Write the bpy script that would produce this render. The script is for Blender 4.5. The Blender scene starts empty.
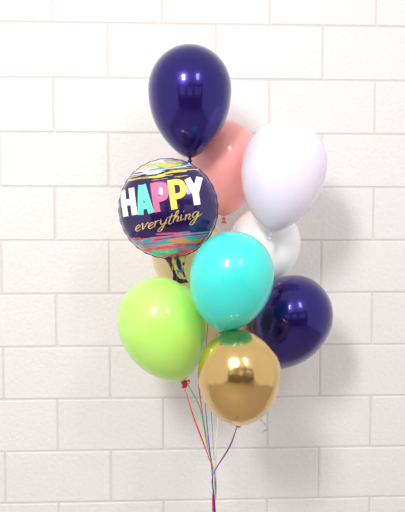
import bpy, bmesh, math, random
from mathutils import Vector, Matrix, Quaternion
random.seed(4)
C = bpy.context.collection
sc = bpy.context.scene
sc.view_settings.view_transform = 'Standard'
sc.view_settings.look = 'None'
Z = 1.563   # height of the optical axis at the bouquet

def lin(c):
    return tuple(((v/255)/12.92 if v/255 <= .04045 else ((v/255+.055)/1.055)**2.4) for v in c)+(1,)

def mat(name, col, rough=.4, metal=0, coat=0, sss=0, noise=0.0, bump=0, bscale=40, coatr=.08, bdist=.002):
    m = bpy.data.materials.new(name); m.use_nodes = True
    nt = m.node_tree; b = nt.nodes['Principled BSDF']
    b.inputs['Roughness'].default_value = rough
    b.inputs['Metallic'].default_value = metal
    b.inputs['Coat Weight'].default_value = coat
    b.inputs['Coat Roughness'].default_value = coatr
    if sss:
        b.inputs['Subsurface Weight'].default_value = sss
        b.inputs['Subsurface Radius'].default_value = (.05, .05, .05)
        b.inputs['Subsurface Scale'].default_value = 1
    tc = nt.nodes.new('ShaderNodeTexCoord')
    n = nt.nodes.new('ShaderNodeTexNoise'); n.inputs['Scale'].default_value = bscale
    nt.links.new(tc.outputs['Object'], n.inputs['Vector'])
    mx = nt.nodes.new('ShaderNodeMix'); mx.data_type = 'RGBA'
    c = lin(col)
    mx.inputs[6].default_value = c
    mx.inputs[7].default_value = tuple(v*(1-noise) for v in c[:3])+(1,)
    nt.links.new(n.outputs['Fac'], mx.inputs[0])
    nt.links.new(mx.outputs[2], b.inputs['Base Color'])
    if bump:
        bp = nt.nodes.new('ShaderNodeBump'); bp.inputs['Strength'].default_value = bump
        bp.inputs['Distance'].default_value = bdist
        nt.links.new(n.outputs['Fac'], bp.inputs['Height'])
        nt.links.new(bp.outputs[0], b.inputs['Normal'])
    return m

def mesh_obj(name, verts, faces, mats, smooth=True, parent=None, midx=None):
    me = bpy.data.meshes.new(name); me.from_pydata(verts, [], faces)
    for m in (mats if isinstance(mats, list) else [mats]): me.materials.append(m)
    for i, p in enumerate(me.polygons):
        p.use_smooth = smooth
        if midx: p.material_index = midx[i]
    me.update()
    o = bpy.data.objects.new(name, me); C.objects.link(o)
    if parent: o.parent = parent
    return o

def lathe(profile, seg=64):
    """profile: list of (r,z), poles where r==0"""
    vs, fs = [], []; rings = []
    for r, z in profile:
        if r < 1e-6:
            rings.append([len(vs)]); vs.append((0, 0, z))
        else:
            rings.append(list(range(len(vs), len(vs)+seg)))
            for i in range(seg):
                a = 2*math.pi*i/seg; vs.append((r*math.cos(a), r*math.sin(a), z))
    for a, b in zip(rings, rings[1:]):
        for i in range(seg):
            j = (i+1) % seg
            if len(a) == 1 and len(b) == 1: continue
            if len(a) == 1: fs.append((a[0], b[i], b[j]))
            elif len(b) == 1: fs.append((a[j], a[i], b[0]))
            else: fs.append((a[i], b[i], b[j], a[j]))
    return vs, fs

# ---------------------------------------------------------------- room
wall_m = mat('painted_block_wall', (239, 236, 235), rough=.65, noise=.05, bump=1, bscale=70, bdist=.0025)
mort_m = mat('painted_mortar', (224, 220, 218), rough=.7, noise=.08, bump=.6, bscale=80)
vs, fs, mi = [], [], []
def quad(a, b, c, d, m):
    i = len(vs); vs.extend([a, b, c, d]); fs.append((i, i+1, i+2, i+3)); mi.append(m)
X0, X1, Z1 = -2.6, 2.6, 3.0
D = .0036
quad((X0, D, 0), (X1, D, 0), (X1, D, Z1), (X0, D, Z1), 1)
g = .0030
for n in range(15):
    z0, z1 = n*.2+g, (n+1)*.2-g
    off = -.333 if n % 2 else -.533
    k = -6
    while True:
        xa = off+k*.4+g; xb = off+(k+1)*.4-g; k += 1
        if xb <= X0+.05: continue
        if xa >= X1-.05: break
        xa = max(xa, X0); xb = min(xb, X1)
        dy = random.uniform(-.0005, .0005)
        rings = []
        for e, y in ((0, D), (.0014, .0016), (.0038, dy)):
            rings.append([(xa+e, y, z0+e), (xb-e, y, z0+e), (xb-e, y, z1-e), (xa+e, y, z1-e)])
        quad(*rings[2], 0)
        for A, B in zip(rings, rings[1:]):
            for i in range(4):
                j = (i+1) % 4
                quad(A[i], A[j], B[j], B[i], 0)
w = mesh_obj('wall_back', vs, fs, [wall_m, mort_m], smooth=False, midx=mi); w['kind'] = 'structure'

def box(name, a, b, m):
    x0, y0, z0 = a; x1, y1, z1 = b
    v = [(x0, y0, z0), (x1, y0, z0), (x1, y1, z0), (x0, y1, z0), (x0, y0, z1), (x1, y0, z1), (x1, y1, z1), (x0, y1, z1)]
    f = [(0, 3, 2, 1), (4, 5, 6, 7), (0, 1, 5, 4), (1, 2, 6, 5), (2, 3, 7, 6), (3, 0, 4, 7)]
    o = mesh_obj(name, v, f, m, smooth=False); o['kind'] = 'structure'; return o
floor_m = mat('floor_vinyl', (184, 174, 166), rough=.5, noise=.15, bscale=12)
box('floor', (-2.6, -4.4, -.05), (2.6, .01, 0), floor_m)
rear_m = mat('rear_paint', (112, 100, 92), rough=.8, noise=.05)
box('wall_rear_added', (-2.6, -4.4, 0), (2.6, -4.3, 1.45), rear_m)  # unseen wall behind the camera, added as dark contrast for the chrome reflections
for i, xx in enumerate((-2.35, -.8, .55, 2.35)):
    box('trim_added_%d' % (i+1), (xx-.2, -4.4, 1.45), (xx+.2, -4.3, 2.2), rear_m)  # unseen piers, added so the shiny balloons mirror window shapes
box('trim_added_5', (-2.6, -4.4, 2.2), (2.6, -4.3, 2.6), rear_m)  # unseen lintel, added to close off the mirrored windows

# ---------------------------------------------------------------- balloons
def tint(c, f): return tuple(max(0, min(255, v*f)) for v in c)
def latex(name, c, e, R, k, axis, kind='pearl', label='', crown=1.05, knot=None, taper=.30):
    if kind == 'chrome': m = mat(name+'_chrome', c, rough=.19, metal=1, coat=.12, coatr=.06, noise=.12, bscale=16, bump=.8, bdist=.005)
    elif kind == 'navy': m = mat(name+'_metallic', c, rough=.25, metal=.7, coat=.5, coatr=.07, noise=.05, bscale=8)
    else: m = mat(name+'_latex', c, rough=.4, coat=.6, coatr=.07, sss=.25, noise=.01, bscale=8)
    km = mat(name+'_knot_latex', knot or tint(c, .85), rough=.4, noise=.1)
    em = bpy.data.objects.new('latex_balloon', None); C.objects.link(em)
    em.empty_display_size = .05
    axis = Vector(axis).normalized()
    em.rotation_mode = 'QUATERNION'
    em.rotation_quaternion = Vector((0, 0, 1)).rotation_difference(axis)
    em.location = e
    prof = []
    N = 40
    for i in range(N+1):
        t = math.pi*.987*i/N
        u = math.cos(t)
        if u >= 0: prof.append((R*math.sin(t), R*crown*u))
        else: prof.append((R*math.sin(t)*(1-taper*u*u*abs(u)), R*k*u))
    prof[0] = (0, R*crown)
    zb = prof[-1][1]
    prof.append((.0042, zb-.003)); prof.append((.0038, zb-.006))
    v, f = lathe(prof)
    mesh_obj('balloon_body', v, f, m, parent=em)
    z = zb-.006
    kp = [(.003, z+.002), (.006, z), (.007, z-.003), (.006, z-.006), (.004, z-.008), (.005, z-.011), (.008, z-.015), (.009, z-.018), (.0085, z-.019), (.006, z-.016), (0, z-.014)]
    v, f = lathe(kp, 28)
    v = [(x*(1+.12*math.sin(5*math.atan2(y, x))), y*(1+.12*math.sin(5*math.atan2(y, x))), zz) for x, y, zz in v]
    mesh_obj('knot', v, f, km, parent=em)
    em['label'] = label; em['category'] = 'balloon'; em['group'] = 'latex balloons in the bouquet'
    return Vector(e) + axis*(z-.008)

NAVY = (37, 16, 112)
K = {}
K['navytop'] = latex('navy', NAVY, (-.039, -.40, Z+.512), .128, 1.62, (0, -.05, 1), 'navy', 'shiny dark navy blue balloon floating at the top of the bouquet')
K['pink'] = latex('pink', (255, 168, 162), (.080, -.20, Z+.325), .124, 1.6, (.0, .1, 1), 'pearl', 'coral pink balloon tucked behind the shiny navy and white balloons')
K['lilac'] = latex('lilac', (243, 232, 252), (.252, -.42, Z+.281), .130, 1.62, (.19, -.05, 1), 'pearl', 'pale lilac white balloon tilting outward beside the pink balloon')
K['white'] = latex('white', (255, 253, 253), (.220, -.21, Z+.030), .124, 1.4, (.45, .1, 1), 'pearl', 'white balloon half hidden below the pale lilac balloon')
K['turq'] = latex('turquoise', (60, 226, 216), (.073, -.62, Z-.042), .117, 1.50, (.13, -.32, .95), 'pearl', 'turquoise balloon in the middle of the bouquet above the gold one')
K['lime'] = latex('lime', (192, 248, 112), (-.127, -.48, Z-.194), .131, 1.50, (-.34, -.16, 1), 'pearl', 'lime green balloon beneath the round printed foil balloon', knot=(225, 50, 40))
K['navylow'] = latex('navyb', NAVY, (.293, -.35, Z-.199), .129, 1.5, (.42, -.25, 1), 'navy', 'shiny dark navy blue balloon beside the turquoise and gold balloons')
K['gold'] = latex('gold', (228, 192, 126), (.092, -.64, Z-.312), .115, 1.52, (-.03, -.45, .9), 'chrome', 'mirror-like chrome gold balloon hanging lowest in the bouquet', taper=.24)
K['peach'] = latex('peach', (255, 222, 170), (-.040, -.20, Z-.003), .127, 1.3, (-.2, .15, 1), 'pearl', 'peach gold balloon mostly hidden behind the round foil balloon')
K['coral'] = latex('coral', (255, 205, 180), (.078, -.22, Z-.254), .118, 1.45, (.45, .0, 1), 'pearl', 'coral balloon mostly hidden behind the lime and turquoise balloons')

# ---------------------------------------------------------------- foil balloon
R, H = .146, .078
def foil_h(x, z):
    r = min(1, math.hypot(x, z)/R); a = math.atan2(z, x)
    base = H*(max(0, 1-r*r))**.5
    wr = .09*(r**9)*math.cos(30*a)+.05*(r**6)*math.cos(17*a+1)
    return base*(1+wr)
foil_m = bpy.data.materials.new('printed_foil'); foil_m.use_nodes = True
nt = foil_m.node_tree; b = nt.nodes['Principled BSDF']
b.inputs['Metallic'].default_value = .5; b.inputs['Roughness'].default_value = .2
b.inputs['Coat Weight'].default_value = .8; b.inputs['Coat Roughness'].default_value = .05
N_ = nt.nodes.new; L = nt.links.new
tc = N_('ShaderNodeTexCoord'); sep = N_('ShaderNodeSeparateXYZ'); L(tc.outputs['Object'], sep.inputs[0])
def brush(scale, sx, sz, off, det=3, rot=-.06):
    mp = N_('ShaderNodeMapping'); mp.inputs['Scale'].default_value = (sx, 0, sz)
    mp.inputs['Location'].default_value = off
    rt = N_('ShaderNodeMapping'); rt.inputs['Rotation'].default_value = (0, rot, 0)
    L(tc.outputs['Object'], rt.inputs[0]); L(rt.outputs[0], mp.inputs[0])
    n = N_('ShaderNodeTexNoise'); n.inputs['Scale'].default_value = scale; n.inputs['Detail'].default_value = det
    L(mp.outputs[0], n.inputs['Vector']); return n
def ramp(src, stops):
    r = N_('ShaderNodeValToRGB'); r.color_ramp.interpolation = 'CONSTANT'
    el = r.color_ramp.elements
    while len(el) > 1: el.remove(el[-1])
    el[0].position = stops[0][0]; el[0].color = lin(stops[0][1])
    for p, c in stops[1:]:
        e = el.new(p); e.color = lin(c)
    L(src, r.inputs[0]); return r
navy = (42, 18, 90)
def madd(a, k, c):
    m = N_('ShaderNodeMath'); m.operation = 'MULTIPLY_ADD'; L(a, m.inputs[0]); m.inputs[1].default_value = k
    if isinstance(c, (int, float)): m.inputs[2].default_value = c
    else: L(c, m.inputs[2])
    return m.outputs[0]
lo = brush(1, 7, 9, (0, 0, 3.3), 1)          # gentle wander of each stroke
fi = brush(1, 10, 150, (4, 0, 1.3), 1.5)     # bristle streaks that tear the ends
v_ = madd(lo.outputs['Fac'], .045, sep.outputs['Z'])
v_ = madd(fi.outputs['Fac'], .062, v_)
v_ = madd(v_, 1/.30, .5-(.045+.062)*.5/.30)
y_ = (244, 222, 90); te = (60, 185, 200); pk = (236, 90, 145); wh = (246, 244, 244); og = (250, 160, 85)
allr = ramp(v_, [(0, pk), (.06, te), (.11, pk), (.15, og), (.18, te), (.215, pk), (.24, navy),
                 (.795, y_), (.825, navy), (.85, wh), (.88, te), (.90, y_), (.94, wh)])
L(allr.outputs[0], b.inputs['Base Color'])
seam_m = mat('foil_seam', (90, 60, 140), rough=.25, metal=.6, coat=.5, noise=.5, bscale=50)

fo = bpy.data.objects.new('foil_balloon', None); C.objects.link(fo); fo.empty_display_size = .05
fo.matrix_world = Matrix.Translation((-.105, -.5, Z+.145)) @ Matrix.Rotation(math.radians(-6), 4, 'Z') @ Matrix.Rotation(math.radians(-9), 4, 'Y')
fo['label'] = 'round navy foil balloon printed with bright brush strokes reading HAPPY everything'
fo['category'] = 'foil balloon'
vs, fs = [], []
SEG, RG = 240, 44
for side in (-1, 1):
    st = len(vs)
    vs.append((0, side*H, 0))
    for j in range(1, RG+1):
        t = math.sin(j/RG*math.pi/2); r = R*t
        for i in range(SEG):
            a = 2*math.pi*i/SEG
            rr = r*(1-.005*(t**8)*(1+math.cos(30*a)))
            x, z = rr*math.cos(a), rr*math.sin(a)
            hh = foil_h(r*math.cos(a), r*math.sin(a))
            vs.append((x, side*max(hh, .0004), z))
    for i in range(SEG):
        k = (i+1) % SEG
        f = (st, st+1+i, st+1+k); fs.append(f if side < 0 else f[::-1])
        for j in range(RG-1):
            a0 = st+1+j*SEG
            f = (a0+i, a0+SEG+i, a0+SEG+k, a0+k); fs.append(f if side < 0 else f[::-1])
mesh_obj('foil_body', vs, fs, foil_m, parent=fo)
vs, fs = [], []
for i in range(SEG):
    a = 2*math.pi*i/SEG; c = 1-.005*(1+math.cos(30*a)); wv = .0012*math.cos(30*a)
    for r, y in ((R*c-.003, 0), (R*c+.0025, wv)):
        vs.append((r*math.cos(a), y-.0006, r*math.sin(a)))
for i in range(SEG):
    k = (i+1) % SEG; fs.append((2*i, 2*i+1, 2*k+1, 2*k))
o = mesh_obj('seam', vs, fs, seam_m, parent=fo)
md = o.modifiers.new('s', 'SOLIDIFY'); md.thickness = .0012
# tail
vs, fs = [], []
n = 14
for j in range(n+1):
    t = j/n
    hw = .022*(1-t)**2 + .012 + .012*max(0, t-.55)/.45
    for i in range(9):
        s = i/8*2-1
        vs.append((s*hw, -.006*(1-t)*(1-s*s)-.003*math.sin(s*7+t*3)*t, -R+.004-t*.082))
for j in range(n):
    for i in range(8):
        a = j*9+i; fs.append((a, a+1, a+10, a+9))
tail_m = mat('foil_tail', (70, 56, 60), rough=.25, metal=.5, coat=.5)
ntt = tail_m.node_tree
tcc = ntt.nodes.new('ShaderNodeTexCoord'); mp = ntt.nodes.new('ShaderNodeMapping'); mp.inputs['Scale'].default_value = (40, 0, 22); mp.inputs['Rotation'].default_value = (0, .5, 0)
nn = ntt.nodes.new('ShaderNodeTexNoise'); nn.inputs['Scale'].default_value = 1
rr = ntt.nodes.new('ShaderNodeValToRGB'); rr.color_ramp.interpolation = 'CONSTANT'
rr.color_ramp.elements[0].color = lin((50, 34, 70)); rr.color_ramp.elements[1].position = .47; rr.color_ramp.elements[1].color = lin((215, 185, 80))
e_ = rr.color_ramp.elements.new(.56); e_.color = lin((60, 130, 140))
e_ = rr.color_ramp.elements.new(.62); e_.color = lin((50, 34, 80))
ntt.links.new(tcc.outputs['Object'], mp.inputs[0]); ntt.links.new(mp.outputs[0], nn.inputs['Vector']); ntt.links.new(nn.outputs['Fac'], rr.inputs[0])
ntt.links.new(rr.outputs[0], ntt.nodes['Principled BSDF'].inputs['Base Color'])
o = mesh_obj('inflation_tail', vs, fs, tail_m, parent=fo)
md = o.modifiers.new('s', 'SOLIDIFY'); md.thickness = .0012

# lettering wrapped on the foil
def catmull(P, n=8):
    P = [Vector(p) for p in P]; out = []
    Q = [P[0]*2-P[1]]+P+[P[-1]*2-P[-2]]
    for i in range(1, len(Q)-2):
        for s in range(n):
            t = s/n
            a, b_, c, d = Q[i-1], Q[i], Q[i+1], Q[i+2]
            out.append(.5*((2*b_)+(c-a)*t+(2*a-5*b_+4*c-d)*t*t+(3*b_-a-3*c+d)*t**3))
    out.append(P[-1]); return out
def on_foil(x, z, off):
    h = foil_h(x, z); e = .0005
    nx = -(foil_h(x+e, z)-foil_h(x-e, z))/(2*e); nz = -(foil_h(x, z+e)-foil_h(x, z-e))/(2*e)
    nv = Vector((nx, -1, nz)); nv.normalize()
    return Vector((x, -h, z))+nv*off
def strip(V, F, MI, pts, w, off, m, cross=4, brushy=False):
    st = len(V)
    for i, p in enumerate(pts):
        d = (pts[min(i+1, len(pts)-1)]-pts[max(i-1, 0)])
        d = Vector((d[0], d[1])); d.normalize(); nrm = Vector((-d[1], d[0]))
        ww = w
        if brushy:
            ww = w*(.6+.85*abs(d[1])*(1 if d[1] < 0 else .4))
            ww *= .5+.5*min(1, i/3, (len(pts)-1-i)/3)
        for c in range(cross+1):
            q = Vector((p[0], p[1]))+nrm*ww*(c/cross-.5)
            V.append(on_foil(q[0], q[1], off))
    for i in range(len(pts)-1):
        for c in range(cross):
            a = st+i*(cross+1)+c
            F.append((a, a+1, a+cross+2, a+cross+1)); MI.append(m)
def seg(a, b, n=14): 
    a, b = Vector(a), Vector(b); return [a.lerp(b, i/n) for i in range(n+1)]
cols = [(255, 250, 225), (110, 222, 205), (246, 100, 150), (255, 214, 90), (255, 253, 252)]
lm = [mat('print_ink', c, rough=.5, noise=.05, bscale=30) for c in cols]
V, F, MI = [], [], []
lw, lh, sw, gap = .0295, .084, .0180, .0188
def P_(pts, x0, z0, lh_): return [Vector((x0+p[0]*lw, z0+p[1]*lh_)) for p in pts]
x = -.1195; z0 = -.008
for i, chh in enumerate('HAPPY'):
    hh = lh; zz = z0
    if i in (0, 4): hh = lh-.006; zz = z0+.003
    def ln(a, b, off=.0006): strip(V, F, MI, seg(*P_([a, b], x, zz, hh)), sw, off, i)
    if chh == 'H': ln((0, 0), (0, 1)); ln((1, 0), (1, 1)); ln((0, .5), (1, .5), .0009)
    if chh == 'A': ln((-.05, 0), (.42, 1)); ln((1.05, 0), (.58, 1)); ln((.2, .27), (.8, .27), .0009)
    if chh == 'P':
        ln((0, 0), (0, 1))
        strip(V, F, MI, catmull(P_([(-.1, .90), (.5, .90), (.95, .84), (1.08, .67), (.95, .48), (.5, .42), (0, .42)], x, zz, hh)), sw*.9, .0009, i)
    if chh == 'Y': ln((-.08, 1), (.5, .42)); ln((1.08, 1), (.5, .42)); ln((.5, .5), (.5, 0), .0009)
    x += lw+gap+(.001 if chh == 'P' else 0)
o = mesh_obj('printed_word', V, F, lm, parent=fo, midx=MI); o['label'] = 'chunky multicoloured word HAPPY'
G_ = {
'e': (.72, [[(0, .3), (.35, .5), (.58, .82), (.38, 1.0), (.12, .72), (.1, .3), (.35, 0), (.72, .25)]]),
'v': (.85, [[(0, .85), (.15, .95), (.3, .1), (.42, .05), (.7, .95), (.85, .8)]]),
'r': (.75, [[(0, .85), (.12, .95), (.15, .5), (.12, 0)], [(.14, .5), (.35, .92), (.6, .95)]]),
'y': (.85, [[(0, .95), (.08, .3), (.3, .05), (.55, .3), (.7, .95)], [(.7, .95), (.6, .1), (.35, -.95), (.0, -1.0), (.2, -.4), (.85, .2)]]),
't': (.62, [[(.3, 1.7), (.2, .8), (.15, .2), (.35, 0), (.62, .2)], [(-.2, 1.15), (.75, 1.35)]]),
'h': (.85, [[(0, .2), (.38, 1.4), (.32, 1.85), (.15, 1.5), (.1, 0)], [(.1, .5), (.38, .95), (.55, .75), (.52, .15), (.85, .15)]]),
'i': (.45, [[(.05, .95), (.08, .2), (.2, 0), (.45, .2)], [(.16, 1.35), (.2, 1.5)]]),
'n': (.85, [[(0, .85), (.1, .9), (.1, 0)], [(.1, .5), (.38, .98), (.55, .75), (.52, .15), (.85, .15)]]),
'g': (.85, [[(.6, .85), (.3, 1), (.05, .5), (.25, .05), (.5, .35), (.65, .95)], [(.65, .95), (.6, .1), (.35, -1.0), (.0, -1.0), (.2, -.4), (1.1, .5)]]),
}
gold_ink = mat('gold_ink', (250, 214, 145), rough=.25, metal=.5, noise=.15, bscale=30)
V, F, MI = [], [], []
x = -.100; s = .0252; sz = .0165; zb = -.052
for i, chh in enumerate('everything'):
    adv, st = G_[chh]
    for p in st:
        pts = [Vector((x+(a+.3*c)*s, zb+c*sz+(x+.104)*.07+.0018*math.sin(i*2.1))) for a, c in p]
        strip(V, F, MI, catmull(pts, 8), .0026, .0012, 0, cross=2, brushy=True)
    x += adv*s
o = mesh_obj('printed_script', V, F, gold_ink, parent=fo); o['label'] = 'gold handwritten word everything'

# ---------------------------------------------------------------- ribbons
G0 = Vector((.034, -.45, Z-.69)); END = Vector((.032, -.45, .085))
cnt = [0]
def ribbon(pts, col, label, r=.0014, end=True):
    P = [Vector(p) for p in pts]
    if end:
        q0 = cnt[0]; cnt[0] += 1
        ph = q0*.9
        tw = lambda t: Vector((.0045*math.cos(ph+t*16), .0045*math.sin(ph+t*16), 0))
        P.append(G0+tw(0)+Vector((0, 0, .010*(q0 % 3))))
        for q in range(1, 13):
            t = q/12
            P.append(G0.lerp(END, t)+tw(t))
    P = catmull(P, 10)
    V, F = [], []; S = 8
    for i, p in enumerate(P):
        d = (P[min(i+1, len(P)-1)]-P[max(i-1, 0)]).normalized()
        tw_ = i*.12
        u = d.cross(Vector((math.cos(tw_), math.sin(tw_), .02))).normalized(); v = d.cross(u)
        for q in range(S):
            a = 2*math.pi*q/S
            V.append(p+u*math.cos(a)*r*1.35+v*math.sin(a)*r*.6)
    for i in range(len(P)-1):
        for q in range(S):
            F.append((i*S+q, i*S+(q+1) % S, (i+1)*S+(q+1) % S, (i+1)*S+q))
    F.append(tuple(range(S))[::-1]); F.append(tuple((len(P)-1)*S+q for q in range(S)))
    m = mat('ribbon_plastic', col, rough=.3, coat=.3, noise=.05)
    o = mesh_obj('ribbon', V, F, m); o['label'] = label; o['category'] = 'ribbon'; o['group'] = 'curling ribbons tied to the balloons'
    return o
ch = lambda x, z, y=-.415: (x, y, Z+z)
ribbon([K['lime'], (-.030, -.46, Z-.49), (.010, -.455, Z-.60)], (240, 30, 40), 'red ribbon tied to the lime green balloon', r=.0017)
ribbon([K['turq'], (.04, -.45, Z-.25), (.026, -.44, Z-.45)], (30, 170, 140), 'turquoise ribbon running down from the turquoise balloon')
ribbon([K['coral'], (-.008, -.30, Z-.44), (.010, -.38, Z-.56)], (240, 30, 50), 'red ribbon running down from the coral balloon')
ribbon([K['navytop'], (-.01, -.385, Z+.12), ch(.016, -.15), ch(.006, -.42)], (40, 80, 225), 'blue ribbon running from the top navy balloon')
ribbon([K['gold'], (.078, -.50, Z-.57)], (125, 35, 155), 'purple ribbon tied to the chrome gold balloon', r=.0017)
ribbon([K['lilac'], (.13, -.42, Z-.1), ch(.085, -.25), ch(.050, -.50)], (245, 235, 205), 'cream white ribbon running down from the lilac balloon')
ribbon([K['lime']+Vector((.010, 0, .004)), (-.008, -.455, Z-.47), (.012, -.45, Z-.58)], (40, 175, 60), 'green ribbon tied to the lime green balloon', r=.0016)
# loose curl, tied at the lower navy balloon
cp = [K['navylow']]
for i in range(34):
    t = i/33; a = t*14
    cp.append(Vector((.216+.014*math.cos(a)*min(1, t*3)-.014*t, -.33+.012*math.sin(a), Z-.42-t*.17)))
ribbon(cp, (205, 205, 214), 'loose white curled ribbon end hanging from the navy balloon', r=.0022, end=False)
# thin red ribbon tied around the lime neck: a few loops and a short end
bp = []
for i in range(16):
    a = i*1.05; bp.append(K['lime']+Vector((.002+.008*math.cos(a), .007*math.sin(a), .004+.0009*i-.006)))
for dx, dz in ((.010, .006), (.016, .010), (.017, .002), (.008, -.002), (-.002, -.012)):
    bp.append(K['lime']+Vector((dx, -.010, .004+dz)))
ribbon(bp, (238, 40, 40), 'red ribbon knotted at the neck of the lime balloon', r=.0015, end=False)

# weight on the floor
wm = mat('weight_foil', (190, 190, 200), rough=.25, metal=.9, noise=.2, bump=.6, bscale=70)
v, f = lathe([(0, 0), (.045, 0), (.05, .006), (.048, .03), (.03, .055), (.012, .07), (.010, .08), (.02, .098), (.028, .11), (.018, .104), (0, .088)], 40)
v = [(x*(1+.06*math.sin(9*math.atan2(y, x))*(zz > .01)), y*(1+.06*math.sin(9*math.atan2(y, x))*(zz > .01)), zz) for x, y, zz in v]
o = mesh_obj('balloon_weight', v, f, wm); o.location = (.032, -.45, 0)
o['label'] = 'small silver foil-wrapped balloon weight standing on the floor'; o['category'] = 'balloon weight'

# ---------------------------------------------------------------- light
wd = bpy.data.worlds.new('w'); sc.world = wd; wd.use_nodes = True
wd.node_tree.nodes['Background'].inputs[0].default_value = (1, .99, .985, 1)
wd.node_tree.nodes['Background'].inputs[1].default_value = .88
def area(loc, tgt, sx, sy, p, col=(1, 1, 1)):
    l = bpy.data.lights.new('ceiling_light', 'AREA'); l.shape = 'RECTANGLE'; l.size = sx; l.size_y = sy; l.energy = p; l.color = col
    o = bpy.data.objects.new('ceiling_light', l); C.objects.link(o); o.location = loc
    o.rotation_euler = (Vector(tgt)-Vector(loc)).to_track_quat('-Z', 'Y').to_euler()
area((-.9, -3.0, 3.0), (0, 0, .2), .4, .7, 62)
area((.8, -2.7, 3.0), (0, 0, .2), .3, .7, 11)

# ---------------------------------------------------------------- camera
cd = bpy.data.cameras.new('cam'); cam = bpy.data.objects.new('cam', cd); C.objects.link(cam)
cd.sensor_fit = 'VERTICAL'; cd.sensor_height = 24; cd.lens = 28.97
yaw, pit = math.radians(2.3), math.radians(3.0)
fw = Vector((math.sin(yaw)*math.cos(pit), math.cos(yaw)*math.cos(pit), -math.sin(pit)))
cam.location = Vector((0, -.4, Z))-fw*1.93
cam.rotation_euler = fw.to_track_quat('-Z', 'Y').to_euler()
sc.camera = cam
